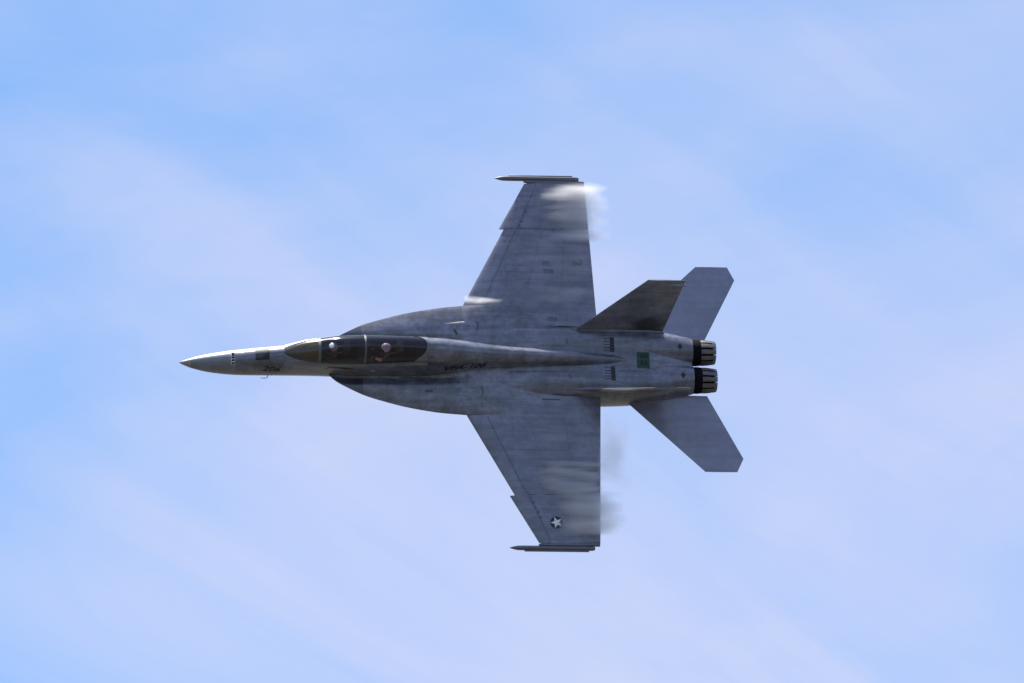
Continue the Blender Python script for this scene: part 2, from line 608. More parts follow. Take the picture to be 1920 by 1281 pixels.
# ------------------------------------------------------------------ cockpit fittings
def coaming(st, name='instrument_coaming'):
    zs, wc, hc = [g(st) for g in SILL]
    secs = []
    for k, dx in enumerate(frange(-0.32, 0.12, 8)):
        t = (dx + 0.32) / 0.44
        w = (wc - 0.06) * (0.75 + 0.25 * t)
        h = 0.05 + 0.10 * math.sin(t * math.pi * 0.6)
        secs.append([(st + dx, w * math.cos(R(q)), zs - 0.06 + h * math.sin(R(q))) for q in frange(0, 180, 13)]
                    + [(st + dx, -w * 0.9, zs - 0.35), (st + dx, w * 0.9, zs - 0.35)])
    v, f = loft(secs)
    c = mesh(name, v, f, M_COCK, jet)
    v, f = box_pts(st + 0.121, st + 0.128, -0.10, 0.10, zs - 0.30, zs - 0.08)
    bevel(mesh('display_screen', v, f, M_SEAT, c), 0.004)
    return c
coaming(4.30)
coaming(5.98)
for s in (1, -1):
    v, f = box_pts(4.45, 7.5, s * 0.26, s * 0.40, 0.55, 0.92)
    bevel(mesh('side_console', v, f, M_SEAT, jet), 0.02)

def ejection_seat(st, zp):
    """zp is the height of the seat pan."""
    # back shell, reclined
    secs = []
    for t in frange(0, 1, 8):
        x = st + 0.16 + 0.20 * t
        z = zp - 0.12 + 0.86 * t
        w = 0.23 - 0.03 * t
        secs.append([(x, -w, z), (x + 0.02, -w * 1.02, z), (x + 0.13, -w * 0.8, z), (x + 0.13, w * 0.8, z),
                     (x + 0.02, w * 1.02, z), (x, w, z)])
    v, f = loft(secs)
    seat = bevel(mesh('ejection_seat', v, f, M_SEAT, jet, angle=40), 0.015)
    v, f = merge([box_pts(st - 0.36, st + 0.16, -0.22, 0.22, zp - 0.14, zp - 0.02)])
    bevel(mesh('seat_pan', v, f, M_SEAT, seat), 0.03)
    v, f = box_pts(st + 0.27, st + 0.42, -0.17, 0.17, zp + 0.60, zp + 0.84)
    bevel(mesh('headrest', v, f, M_SEAT, seat), 0.03)
    v, f = box_pts(st + 0.30, st + 0.46, -0.20, 0.20, zp + 0.845, zp + 0.885)
    bevel(mesh('parachute_box_lid', v, f, M_OLIVE, seat), 0.012)
    for s in (1, -1):
        v, f = tube([(st + 0.25, s * 0.10, zp + 0.56), (st + 0.06, s * 0.12, zp + 0.50), (st + 0.0, s * 0.11, zp + 0.25)], 0.018, 6)
        mesh('shoulder_strap', v, f, M_TAN, seat)
    return seat
ejection_seat(4.92, 0.80)
ejection_seat(6.64, 0.82)

# ================================================================== WING ROOT EXTENSIONS (leading-edge strakes and wing centre)
LEX = table([(4.77, 0.50), (5.0, 0.72), (5.5, 1.01), (6.0, 1.245), (6.6, 1.435), (7.2, 1.60), (7.8, 1.725), (8.5, 1.835), (9.24, 1.905)])
LEXZ = table([(4.77, 0.42), (6.0, 0.42), (8.0, 0.46), (9.24, 0.52), (10.5, 0.54), (11.6, 0.522), (14.0, 0.51)])
def foil(f, t):
    f = min(max(f, 0.0), 1.0)
    return max(0.0, 5 * t * (0.2969 * math.sqrt(f) - 0.126 * f - 0.3516 * f * f + 0.2843 * f ** 3 - 0.1036 * f ** 4))
WT = 0.050
def le(y):
    return 9.24 + (y - 1.90) * (1.47 / 2.75)
def le_out(y):
    return 10.54 + (y - 4.65) * (0.94 / 1.69)
def te(y):
    return 13.64 - (y - 1.45) * (0.21 / 4.85)
def wz(y):
    return 0.535 - (y - 1.9) * 0.012
for s in (1, -1):
    secs = []
    ny = 22
    for st in sorted(frange(4.77, 9.24, 60) + frange(9.27, 12.35, 50)):
        ymax = LEX[0](st) if st <= 9.24 else 1.905
        z0 = LEXZ[0](st)
        c = te(1.905) - 9.24
        top, bot = [], []
        for k in range(ny):
            t = k / (ny - 1)
            y = 0.30 + (ymax - 0.30) * (1 - (1 - t) ** 1.5)
            e = (ymax - y)
            if st <= 9.24:
                ht = 0.010 + 0.20 * (1 - math.exp(-e / 0.55)) * min(1, (st - 4.5) / 1.6)
                hb = 0.010 + 0.10 * (1 - math.exp(-e / 0.5))
                # blend towards the wing thickness
                w = max(0, (st - 8.2) / 1.04)
                ht = ht
            else:
                fr = (st - 9.24) / c
                hh = foil(fr, WT) * c
                ht = max(hh, 0.010) + 0.20 * (1 - math.exp(-e / 0.55)) * max(0.0, 1 - (st - 9.24) / 2.9)
                hb = max(hh, 0.010) + 0.05
            # shallow dip added beside the fuselage, shaped to deepen the shade in the crease
            ht -= 0.17 * math.exp(-((y - 0.60) / 0.17) ** 2) * min(1.0, max(0.0, (st - 4.9) / 0.8)) * min(1.0, max(0.0, (9.6 - st) / 1.2))
            top.append((st, s * y, z0 + ht))
            bot.append((st, s * y, z0 - hb))
        secs.append(top + bot[::-1])
    NF = 15
    v, f = loft(secs[NF:])
    lx = mesh('wing_root_extension', v, f, M_GREY, jet, angle=35)
    v, f = loft(secs[:NF + 1])
    mesh('strake_nose', v, f, M_STRAKE, lx, angle=35)

for s, lx in zip((1, -1), [o for o in jet.children if o.name.startswith('wing_root_extension')]):
    secs = []
    for t in frange(0, 1, 14):
        st = 8.35 + 1.32 * t
        w = 0.015 + 0.15 * t ** 0.8
        h = 0.020 + 0.050 * t ** 0.9
        z0 = LEXZ[0](st) + 0.118
        secs.append([(st, s * (1.20 + w * math.cos(q)), z0 + h * math.sin(q)) for q in frange(0, math.tau * 0.95, 18)])
    v, f = loft(secs)
    mesh('strake_fairing', v, f, M_GREY, lx, angle=40)

# ================================================================== ENGINE HOUSINGS
HOUS = table([  # station, centre y, half width, centre z, height above, height below, exponent
    (7.55, 0.93, 0.36, -0.10, 0.42, 0.55, 4.5), (8.6, 0.86, 0.46, -0.06, 0.52, 0.66, 4.5), (9.6, 0.76, 0.60, -0.02, 0.70, 0.74, 3.0),
    (10.6, 0.68, 0.68, 0.02, 0.74, 0.78, 2.6), (12.0, 0.66, 0.66, 0.06, 0.76, 0.80, 2.45), (13.5, 0.64, 0.655, 0.10, 0.74, 0.78, 2.5),
    (14.6, 0.62, 0.645, 0.13, 0.70, 0.72, 2.6), (15.5, 0.58, 0.60, 0.17, 0.64, 0.64, 2.6), (16.1, 0.535, 0.54, 0.20, 0.58, 0.57, 2.4),
    (16.5, 0.505, 0.49, 0.23, 0.51, 0.51, 2.2), (16.74, 0.485, 0.455, 0.25, 0.465, 0.465, 2.0)])
def housing_ring(st, s, n=64, k=1.0):
    yc, a, zc, ht, hb, ex = [g(st) for g in HOUS]
    pts = []
    for i in range(n):
        q = math.tau * i / n
        cq, sq = math.cos(q), math.sin(q)
        y = a * math.copysign(abs(cq) ** (2 / ex), cq)
        z = (ht if sq > 0 else hb) * math.copysign(abs(sq) ** (2 / ex), sq)
        pts.append((st, s * (yc + y * k), zc + z * k))
    return pts
housings = {}
for s in (1, -1):
    secs = [housing_ring(x, s, k=0.80) for x in (9.2, 8.0, 7.57)]
    secs = [[(x[0], x[1], x[2]) for x in q] for q in secs]
    secs += [housing_ring(x, s) for x in frange(7.55, 16.74, 110)]
    secs.append(housing_ring(16.74, s, k=0.9))
    secs[-1] = [(16.70, p[1], p[2]) for p in secs[-1]]
    v, f = loft(secs, True, True, True)
    h = mesh('engine_housing', v, f, M_GREY, jet, angle=40)
    housings[s] = h
# flat deck between the two engine housings
secs = []
for st in frange(10.0, 16.72, 40):
    yc, a, zc, ht, hb, ex = [g(st) for g in HOUS]
    w = 0.50 if st < 14.8 else 0.50 - 0.36 * (st - 14.8) / 1.92
    dz = 0.016 + max(0.0, (st - 15.0) / 1.7) ** 1.6 * 0.26
    db = 0.03 + max(0.0, (st - 15.0) / 1.7) ** 1.6 * 0.26
    tp = [(st, y * w, zc + ht - dz - 0.01 * abs(y)) for y in frange(-1, 1, 15)]
    bt = [(st, y * w, zc - hb + db) for y in frange(1, -1, 15)]
    secs.append(tp + bt)
v, f = loft(secs)
deck = mesh('engine_deck', v, f, M_GREY, jet, angle=40)

# ================================================================== NOZZLES
for s in (1, -1):
    cy, cz = s * 0.482, 0.25
    def rg(st, r, n=48):
        return [(st, cy + r * math.cos(q), cz + r * math.sin(q)) for q in frange(0, math.tau * (1 - 1 / n), n)]
    v, f = loft([rg(16.60, 0.40), rg(16.72, 0.435), rg(16.90, 0.438), rg(17.02, 0.420), rg(17.02, 0.35), rg(16.60, 0.35)], True, False, False)
    noz = mesh('exhaust_nozzle', v, f, M_SOOT, jet, angle=40)
    v, f = loft([rg(16.75, 0.02), rg(16.80, 0.32), rg(17.0, 0.345), rg(17.46, 0.318), rg(17.46, 0.330), rg(17.0, 0.378), rg(16.9, 0.385)], True, True, False)
    mesh('nozzle_liner', v, f, M_SOOT, noz, angle=40)
    NP = 12
    pv = []
    def petal(q0):
        w = math.tau / NP * 0.345
        secs = []
        for st, r, kk in ((17.00, 0.418, 1.0), (17.10, 0.424, 1.0), (17.28, 0.410, 0.98), (17.42, 0.384, 0.95)):
            outer = [(st, cy + r * math.cos(q), cz + r * math.sin(q)) for q in frange(q0 - w * kk, q0 + w * kk, 6)]
            inner = [(st, cy + (r - 0.035) * math.cos(q), cz + (r - 0.035) * math.sin(q)) for q in frange(q0 + w * kk, q0 - w * kk, 6)]
            secs.append(outer + inner)
        return loft(secs)
    for k in range(NP):
        v, f = petal(math.tau * (k + 0.5) / NP)
        mesh('petal', v, f, M_PETAL, noz, angle=40)
    def petal_tip(q0):
        w = math.tau / NP * 0.44
        secs = []
        for st, r, kk in ((17.40, 0.394, 1.0), (17.50, 0.376, 1.0), (17.515, 0.366, 1.0)):
            outer = [(st, cy + r * math.cos(q), cz + r * math.sin(q)) for q in frange(q0 - w * kk, q0 + w * kk, 6)]
            inner = [(st, cy + (r - 0.04) * math.cos(q), cz + (r - 0.04) * math.sin(q)) for q in frange(q0 + w * kk, q0 - w * kk, 6)]
            secs.append(outer + inner)
        return loft(secs)
    for k in range(NP):
        v, f = petal_tip(math.tau * (k + 0.5) / NP)
        mesh('petal_tip', v, f, M_RIM, noz, angle=40)

# ================================================================== WINGS
def wing_piece(s, y0, y1, f0, f1, lef, ny=12, nf=16, droop=0.0, tmul=1.0):
    secs = []
    for y in frange(y0, y1, ny):
        a, b = lef(y), te(y)
        c = b - a
        z0 = wz(y)
        fs = [f0 + (f1 - f0) * (0.5 - 0.5 * math.cos(math.pi * k / (nf - 1))) for k in range(nf)]
        top = [(a + q * c, s * y, z0 + max(foil(q, WT) * c * tmul, 0.006)) for q in fs]
        bot = [(a + q * c, s * y, z0 - max(foil(q, WT) * c * tmul, 0.006)) for q in fs[::-1]]
        ring_ = top + bot
        if droop:
            if droop > 0:      # leading edge droops about its rear hinge
                hx, hz = a + f1 * c, z0 - foil(f1, WT) * c
                sn, cs = math.sin(droop), math.cos(droop)
                ring_ = [(hx + (x - hx) * cs - (z - hz) * sn * -1 * 0 + 0, yy, hz + (z - hz) * cs + (x - hx) * sn) for x, yy, z in ring_]
            else:              # trailing edge about its front hinge
                hx, hz = a + f0 * c, z0
                sn, cs = math.sin(droop), math.cos(droop)
                ring_ = [(hx + (x - hx) * cs, yy, hz + (z - hz) * cs + (x - hx) * sn) for x, yy, z in ring_]
        secs.append(ring_)
    return loft(secs)
wings = {}
for s in (1, -1):
    v, f = wing_piece(s, 1.22, 4.652, 0.135, 0.725, lambda y: le(y) if y > 1.9 else 9.24, ny=20, nf=24)
    wing = mesh('wing', v, f, M_WING, jet, angle=30)
    wings[s] = wing
    v, f = wing_piece(s, 4.660, 6.30, 0.19, 0.735, le_out, ny=12, nf=20)
    outer = mesh('outer_wing_panel', v, f, M_WING, wing, angle=30)
    wings[s * 2] = outer
    v, f = wing_piece(s, 1.912, 4.650, 0.0, 0.140, le, ny=12, nf=12, droop=R(4), tmul=0.965)
    mesh('leading_edge_flap', v, f, M_WING, wing, angle=30)
    v, f = wing_piece(s, 4.660, 6.28, 0.0, 0.196, le_out, ny=10, nf=12, droop=R(5), tmul=0.965)
    mesh('leading_edge_flap', v, f, M_WING, outer, angle=30)
    v, f = wing_piece(s, 1.22, 4.652, 0.720, 1.0, lambda y: le(y) if y > 1.9 else 9.24, ny=14, nf=12, droop=-R(2), tmul=0.95)
    flap = mesh('trailing_edge_flap', v, f, M_WING, wing, angle=30)
    wings[s * 3] = flap
    v, f = wing_piece(s, 4.660, 6.27, 0.730, 1.0, le_out, ny=10, nf=12, droop=-R(1), tmul=0.95)
    mesh('aileron', v, f, M_WING, outer, angle=30)
    # wing-fold fairing hump and hinge lugs
    for k, (fa, fb) in enumerate(((0.24, 0.34), (0.44, 0.52), (0.60, 0.66))):
        a, c = le(4.65), te(4.65) - le(4.65)
        x0, x1 = a + fa * c, a + fb * c
        secs = []
        for t in frange(0, 1, 7):
            w = 0.05 * math.sin(math.pi * (0.08 + 0.84 * t))
            h = 0.006 * math.sin(math.pi * (0.08 + 0.84 * t))
            x = x0 + (x1 - x0) * t
            zt = wz(4.65) + foil(fa + (fb - fa) * t, WT) * c
            secs.append([(x, s * 4.65 + w * math.cos(q), zt - 0.01 + (h + 0.01) * math.sin(q)) for q in frange(0, math.tau * 0.9, 10)])
        v, f = loft(secs)
        mesh('hinge_fairing', v, f, M_WING, wing)
    # wing-tip launch rail
    secs = []
    for st, r, dz in ((10.47, 0.006, 0.0), (10.58, 0.040, 0), (10.72, 0.070, 0), (10.90, 0.076, 0), (12.95, 0.076, 0), (13.18, 0.070, 0), (13.25, 0.048, 0)):
        secs.append([(st, s * 6.455 + r * 0.95 * cx, 0.47 + r * cz_) for cx, cz_ in
                     ((1, .45), (.45, 1), (-.45, 1), (-1, .45), (-1, -.45), (-.45, -1), (.45, -1), (1, -.45))])
    v, f = loft(secs)
    rail = mesh('launch_rail', v, f, M_RAIL, wing, angle=25)
    v, f = box_pts(10.95, 13.05, s * 6.535, s * 6.575, 0.445, 0.495)
    bevel(mesh('rail_shoe', v, f, M_RAIL, rail), 0.01)
    # adapter between the wing tip and the rail, running past the trailing edge
    secs = []
    for st, w, h in ((11.42, 0.015, 0.03), (11.58, 0.05, 0.055), (12.4, 0.055, 0.062), (13.15, 0.075, 0.05), (13.42, 0.072, 0.03)):
        yc = 6.34 - (0.03 if st > 13 else 0)
        secs.append([(st, s * (yc + w * cx), 0.475 + h * cz_) for cx, cz_ in
                     ((1, .6), (.7, 1), (-.7, 1), (-1, .6), (-1, -.6), (-.7, -1), (.7, -1), (1, -.6))])
    v, f = loft(secs)
    mesh('rail_adapter', v, f, M_RAIL, rail, angle=25)

def soot_stain(m, c, rad, amount):
    # exhaust soot with a ragged outline around point c of the jet frame
    n, l = m.node_tree.nodes, m.node_tree.links
    b = n['Principled BSDF']
    src = b.inputs['Base Color'].links[0].from_socket
    t = n.new('ShaderNodeTexCoord')
    ab = n.new('ShaderNodeVectorMath')
    ab.operation = 'ABSOLUTE'
    l.new(t.outputs['Object'], ab.inputs[0])
    sb = n.new('ShaderNodeVectorMath')
    sb.operation = 'SUBTRACT'
    sb.inputs[1].default_value = c
    l.new(t.outputs['Object'], sb.inputs[0])
    sc_ = n.new('ShaderNodeVectorMath')
    sc_.operation = 'MULTIPLY'
    sc_.inputs[1].default_value = [1 / x for x in rad]
    l.new(sb.outputs[0], sc_.inputs[0])
    ln = n.new('ShaderNodeVectorMath')
    ln.operation = 'LENGTH'
    l.new(sc_.outputs[0], ln.inputs[0])
    nz = n.new('ShaderNodeTexNoise')
    nz.inputs['Scale'].default_value = 3.0
    nz.inputs['Detail'].default_value = 6
    l.new(t.outputs['Object'], nz.inputs['Vector'])
    ad = n.new('ShaderNodeMath')
    ad.operation = 'ADD'
    l.new(ln.outputs['Value'], ad.inputs[0])
    l.new(nz.outputs['Fac'], ad.inputs[1])
    mr = n.new('ShaderNodeMapRange')
    mr.interpolation_type = 'SMOOTHSTEP'
    mr.inputs['From Min'].default_value = 0.9
    mr.inputs['From Max'].default_value = 1.6
    mr.inputs['To Min'].default_value = amount
    mr.inputs['To Max'].default_value = 0.0
    l.new(ad.outputs[0], mr.inputs['Value'])
    mx = n.new('ShaderNodeMix')
    mx.data_type = 'RGBA'
    l.new(mr.outputs['Result'], mx.inputs['Factor'])
    l.new(src, mx.inputs['A'])
    mx.inputs['B'].default_value = (0.014, 0.013, 0.018, 1)
    l.new(mx.outputs['Result'], b.inputs['Base Color'])
soot_stain(M_FIN, (15.25 - OX, 1.15, 0.95 - OZ), (0.85, 0.9, 0.55), 0.92)
soot_stain(M_FIN, (15.25 - OX, -1.15, 0.95 - OZ), (0.85, 0.9, 0.55), 0.92)

# ================================================================== TWIN FINS
fins = {}
def fin_piece(s, h0, h1, f0, f1, nh=14, nf=18, shift=0.0, tmul=1.0):
    secs = []
    for h in frange(h0, h1, nh):
        t = h / 2.45
        a = 12.87 + 2.10 * t
        b = 15.76 + 0.44 * t
        c = b - a
        fs = [f0 + (f1 - f0) * (0.5 - 0.5 * math.cos(math.pi * k / (nf - 1))) for k in range(nf)]
        yc, zc = 1.04 + 0.342 * h, 0.74 + 0.94 * h
        up, dn = [], []
        for q in fs:
            th = max(foil(q, 0.034) * c * tmul, 0.006)
            up.append((a + q * c + shift, s * (yc - th * 0.94), zc + th * 0.342))
            dn.append((a + q * c + shift, s * (yc + th * 0.94), zc - th * 0.342))
        secs.append(up + dn[::-1])
    return loft(secs)
for s in (1, -1):
    v, f = fin_piece(s, -0.25, 2.45, 0.0, 0.70)
    fin = mesh('tail_fin', v, f, M_FIN, jet, angle=30)
    fins[s] = fin
    v, f = fin_piece(s, 0.15, 1.73, 0.695, 1.0, nf=10, tmul=0.95)
    mesh('rudder', v, f, M_FIN, fin, angle=30)
    v, f = fin_piece(s, 1.735, 2.45, 0.698, 1.0, nf=10, tmul=0.985)
    mesh('fin_tip', v, f, M_FIN, fin, angle=30)
    v, f = fin_piece(s, -0.25, 0.145, 0.698, 1.0, nf=10, nh=4, tmul=0.985)
    mesh('fin_root_fairing', v, f, M_FIN, fin, angle=30)
    # fuel dump pipe and tail light fairing at the rear of the tip
    t0 = 2.22
    x0 = 15.76 + 0.44 * t0 / 2.45
    yc, zc = 1.04 + 0.342 * t0, 0.74 + 0.94 * t0
    v, f = tube([(x0 - 0.50, s * yc, zc), (x0 - 0.25, s * yc, zc), (x0 + 0.03, s * yc, zc), (x0 + 0.07, s * yc, zc)], [0.02, 0.055, 0.05, 0.03], 10)
    mesh('fuel_dump_fairing', v, f, M_FIN, fin)
    # root fillet along the housing
    v, f = tube([(12.75, s * 1.035, 0.75), (13.2, s * 1.03, 0.74), (14.2, s * 1.03, 0.73), (15.3, s * 1.03, 0.70), (15.8, s * 1.02, 0.68)],
                [0.01, 0.07, 0.10, 0.09, 0.03], 12)
    mesh('fin_fillet', v, f, M_GREY, fin, angle=60)

# ================================================================== TAILPLANES
def interp(xs, ys, x):
    return pchip(xs, ys)(x)
for s in (1, -1):
    secs = []
    for y in frange(0.97, 3.13, 12) + frange(3.16, 3.592, 6):
        a = 14.60 + (y - 1.253) * (2.45 / 2.34)
        if y <= 3.13:
            b = 17.20 + (y - 0.935) * (1.12 / 2.195)
        else:
            b = 18.32 - (y - 3.13) * (0.22 / 0.46)
        c = b - a
        z0 = 0.11 - 0.02 * (y - 0.97)
        fs = [0.5 - 0.5 * math.cos(math.pi * k / 15) for k in range(16)]
        hh = [max(0.5 * 0.030 * c * 4 * q * (1 - q) * (1.25 - 0.5 * q), 0.005) for q in fs]
        secs.append([(a + q * c, s * y, z0 + h) for q, h in zip(fs, hh)] + [(a + q * c, s * y, z0 - h) for q, h in zip(fs[::-1], hh[::-1])])
    v, f = loft(secs)
    stab = mesh('tailplane', v, f, M_STAB, jet, angle=30)
    v, f = tube([(15.9, s * 0.80, 0.11), (15.9, s * 1.25, 0.11)], [0.05, 0.045], 14)
    mesh('pivot_spindle', v, f, M_STEEL, stab)

# ================================================================== DECALS (real thin plates conforming to the surface they lie on)
def bvh_of(*objs):
    vs_, fs_ = [], []
    for o in objs:
        k = len(vs_)
        vs_ += [x.co.copy() for x in o.data.vertices]
        fs_ += [tuple(i + k for i in p.vertices) for p in o.data.polygons]
    return BVHTree.FromPolygons(vs_, fs_)
EPS = 0.005
def decal(name, polys, centre, u, w, nrm, target, mat, parent, off=EPS, maxlen=0.06):
    """polys: 2D outlines in metres; u and w: jet-frame directions; cast along -nrm on the target."""
    u, w, nrm = Vector(u).normalized(), Vector(w).normalized(), Vector(nrm).normalized()
    bm = bmesh.new()
    for pl in polys:
        vsx = [bm.verts.new((a, b, 0)) for a, b in pl]
        bm.faces.new(vsx)
    bmesh.ops.triangulate(bm, faces=bm.faces)
    for _ in range(4):
        long = [e for e in bm.edges if e.calc_length() > maxlen]
        if not long:
            break
        bmesh.ops.subdivide_edges(bm, edges=long, cuts=1)
        bmesh.ops.triangulate(bm, faces=[q for q in bm.faces if len(q.verts) > 3])
    return drape(name, bm, centre, u, w, nrm, target, mat, parent, off)
def drape(name, bm, centre, u, w, nrm, target, mat, parent, off):
    c = Vector(L(centre))
    dead = []
    for x in bm.verts:
        p = c + u * x.co.x + w * x.co.y
        hit, hn_, _, _ = target.ray_cast(p + nrm * 3.0, -nrm, 6.0)
        if hit is None:
            dead.append(x)
            continue
        x.co = hit + nrm * off
    if dead:
        bmesh.ops.delete(bm, geom=dead, context='VERTS')
    me = bpy.data.meshes.new(name)
    bm.to_mesh(me)
    bm.free()
    return link(name, me, parent, mat, True, 60)
def rect(w, h, cx=0, cy=0):
    return [(cx - w / 2, cy - h / 2), (cx + w / 2, cy - h / 2), (cx + w / 2, cy + h / 2), (cx - w / 2, cy + h / 2)]

def text_decal(name, s, size, shear, centre, u, w, nrm, target, mat, parent, off=EPS, stretch=1.0, fat=0.0):
    cu = bpy.data.curves.new(name, 'FONT')
    cu.body = s
    cu.size = size
    cu.shear = shear
    cu.align_x = 'CENTER'
    cu.align_y = 'CENTER'
    cu.offset = fat
    cu.resolution_u = 3
    to = bpy.data.objects.new(name, cu)
    col.objects.link(to)
    dg = bpy.context.evaluated_depsgraph_get()
    me = bpy.data.meshes.new_from_object(to.evaluated_get(dg))
    bpy.data.objects.remove(to)
    bm = bmesh.new()
    bm.from_mesh(me)
    bmesh.ops.remove_doubles(bm, verts=bm.verts, dist=1e-5)
    for x in bm.verts:
        x.co.x *= stretch
    bmesh.ops.triangulate(bm, faces=bm.faces)
    for _ in range(3):
        lg = [e for e in bm.edges if e.calc_length() > 0.06]
        if not lg:
            break
        bmesh.ops.subdivide_edges(bm, edges=lg, cuts=1)
        bmesh.ops.triangulate(bm, faces=[q for q in bm.faces if len(q.verts) > 3])
    bpy.data.meshes.remove(me)
    return drape(name, bm, centre, Vector(u).normalized(), Vector(w).normalized(), Vector(nrm).normalized(), target, mat, parent, off)

B_F = bvh_of(fuselage)
B_R = bvh_of(radome)
B_H = bvh_of(*housings.values(), deck)
VIEW = (-0.138, -0.372, 0.918)       # roughly where the markings face
PSIDE = (0.0, -0.90, 0.42)           # outward from the upper port flank
PUP = (0.0, 0.42, 0.90)
AFT = (1, 0, 0)
# side number and squadron name (black slanted lettering)
text_decal('side_number', '206', 0.31, 0.35, (2.90, -0.42, 0.55), AFT, (0, 0.5, 0.86), (0, -0.86, 0.5), B_F, M_BLACK, fuselage, stretch=1.22, fat=0.008)
text_decal('squadron_lettering', 'VFA-106', 0.40, 0.45, (9.12, -0.45, 0.99), (1, 0, 0.09), (-0.09, 0.3, 0.95), (0, -0.95, 0.3), B_F, M_BLACK, fuselage, stretch=0.98, fat=0.012)
# the dark gun-port panel on top of the nose
g = decal('gun_port_panel', [rect(0.44, 0.42)], (2.62, 0.03, 0.85), AFT, (0, 1, 0), (0, -0.1, 1), B_F, M_SMUDGE, fuselage)
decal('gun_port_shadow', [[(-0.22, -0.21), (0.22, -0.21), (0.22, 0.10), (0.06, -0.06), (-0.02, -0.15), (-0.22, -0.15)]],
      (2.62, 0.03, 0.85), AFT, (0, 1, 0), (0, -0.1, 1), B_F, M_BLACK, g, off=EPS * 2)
# identification antennas: five little blades on a pale band
band = decal('antenna_base', [rect(0.13, 0.42)], (1.69, -0.02, 0.55), AFT, (0, 1, 0), (0, 0, 1), B_R, M_WHITE, radome)
for k in range(5):
    y = -0.20 + 0.09 * k
    hit, _, _, _ = B_R.ray_cast(Vector(L((1.69, y, 3.0))), Vector((0, 0, -1)), 6)
    zt = hit.z + OZ
    secs = [[(1.64, y - 0.016, zt - 0.02), (1.74, y - 0.016, zt - 0.02), (1.74, y + 0.016, zt - 0.02), (1.64, y + 0.016, zt - 0.02)],
            [(1.66, y - 0.012, zt + 0.07), (1.74, y - 0.012, zt + 0.07), (1.74, y + 0.012, zt + 0.07), (1.66, y + 0.012, zt + 0.07)]]
    v, f = loft(secs)
    mesh('antenna_blade', v, f, M_DARK, radome, smooth=False)
# air-data probe below the port cheek of the nose
v, f = tube([(2.88, -0.38, 0.04), (2.86, -0.45, -0.01), (2.82, -0.485, -0.03), (2.74, -0.492, -0.035), (2.66, -0.490, -0.032), (2.63, -0.47, -0.02)],
            [0.018, 0.015, 0.013, 0.012, 0.010, 0.006], 8)
mesh('air_data_probe', v, f, M_STEEL, fuselage)
# small rescue and warning markings below the cockpit sill
decal('rescue_marking', [rect(0.40, 0.12)], (5.33, -0.56, 0.98), AFT, (0, 0.1, 1), (0, -1, 0.1), B_F, M_RED, fuselage)
decal('step_marking', [rect(0.10, 0.10)], (4.66, -0.55, 0.88), AFT, (0, 0.1, 1), (0, -1, 0.1), B_F, M_TAN, fuselage)
decal('name_plate', [rect(0.13, 0.07)], (6.18, -0.56, 0.88), AFT, (0, 0.1, 1), (0, -1, 0.1), B_F, M_WHITE, fuselage)
decal('hatch_panel', [rect(0.60, 0.10)], (5.0, -0.56, 1.02), AFT, (0, 0.1, 1), (0, -1, 0.1), B_F, M_SMUDGE, fuselage)
# black diamonds, green cover on the engine deck
for s, st in ((1, 16.30), (-1, 16.36)):
    decal('black_diamond', [[(-0.085, 0), (0, -0.12), (0.085, 0), (0, 0.12)]], (st, s * 0.50, 0.8), AFT, (0, 1, 0), (0, 0, 1), B_H, M_BLACK, housings[s])
gp = decal('green_cover', [rect(0.42, 0.56)], (15.06, -0.02, 0.9), AFT, (0, 1, 0), (0, 0, 1), B_H, M_GREEN, deck, off=0.012)
decal('cover_stencil', [rect(0.26, 0.14, 0.03, 0.15), rect(0.10, 0.18, -0.05, -0.10), rect(0.10, 0.18, 0.09, -0.10)], (15.06, -0.02, 0.9), AFT, (0, 1, 0), (0, 0, 1), B_H, M_GREEN2, gp, off=0.018)
# louvred vents on the engine housings
for s in (1, -1):
    vent = decal('louvre_vent', [rect(0.14, 0.50)], (14.05, s * 0.50, 0.9), AFT, (0, 1, 0), (0, 0, 1), B_H, M_BLACK, housings[s])
    for k in range(5):
        y = s * 0.50 - 0.20 + 0.10 * k
        hit, _, _, _ = B_H.ray_cast(Vector(L((14.0, y, 3.0))), Vector((0, 0, -1)), 6)
        zt = hit.z + OZ
        v, f = box_pts(13.78, 14.10, y - 0.011, y + 0.011, zt - 0.01, zt + 0.014)
        mesh('louvre_slat', v, f, M_SMUDGE, vent, smooth=False)
# small curved intake lips and scoops on the upper surfaces
def scoop(st, y, length, width, parent, target, yaw=0.0, mat=M_SMUDGE):
    pts = []
    for q in frange(-70, 70, 9):
        pts.append((width * math.cos(R(q)) - width * 0.6, length / 2 * math.sin(R(q))))
    inner = [(a - 0.030, b * 0.92) for a, b in pts[::-1]]
    c, s_ = math.cos(yaw), math.sin(yaw)
    pl = [(a * c - b * s_, a * s_ + b * c) for a, b in pts + inner]
    # as a strip of quads
    n = len(pts)
    quads = [[pl[k], pl[k + 1], pl[2 * n - 2 - k], pl[2 * n - 1 - k]] for k in range(n - 1)]
    return decal('scoop_lip', quads, (st, y, 1), AFT, (0, 1, 0), (0, 0, 1), target, mat, parent, off=0.008)
lexes = [o for o in jet.children if o.name.startswith('wing_root_extension')]
B_ALL = bvh_of(*lexes, *housings.values(), deck, fuselage, wings[1], wings[-1], wings[2], wings[-2], wings[3], wings[-3])
scoop(9.66, 1.12, 0.36, 0.10, lexes[0], B_ALL)
scoop(9.74, -1.16, 0.36, 0.10, lexes[1], B_ALL)
scoop(12.62, 0.60, 0.26, -0.10, housings[1], B_ALL)
scoop(12.66, -0.62, 0.26, -0.10, housings[-1], B_ALL)
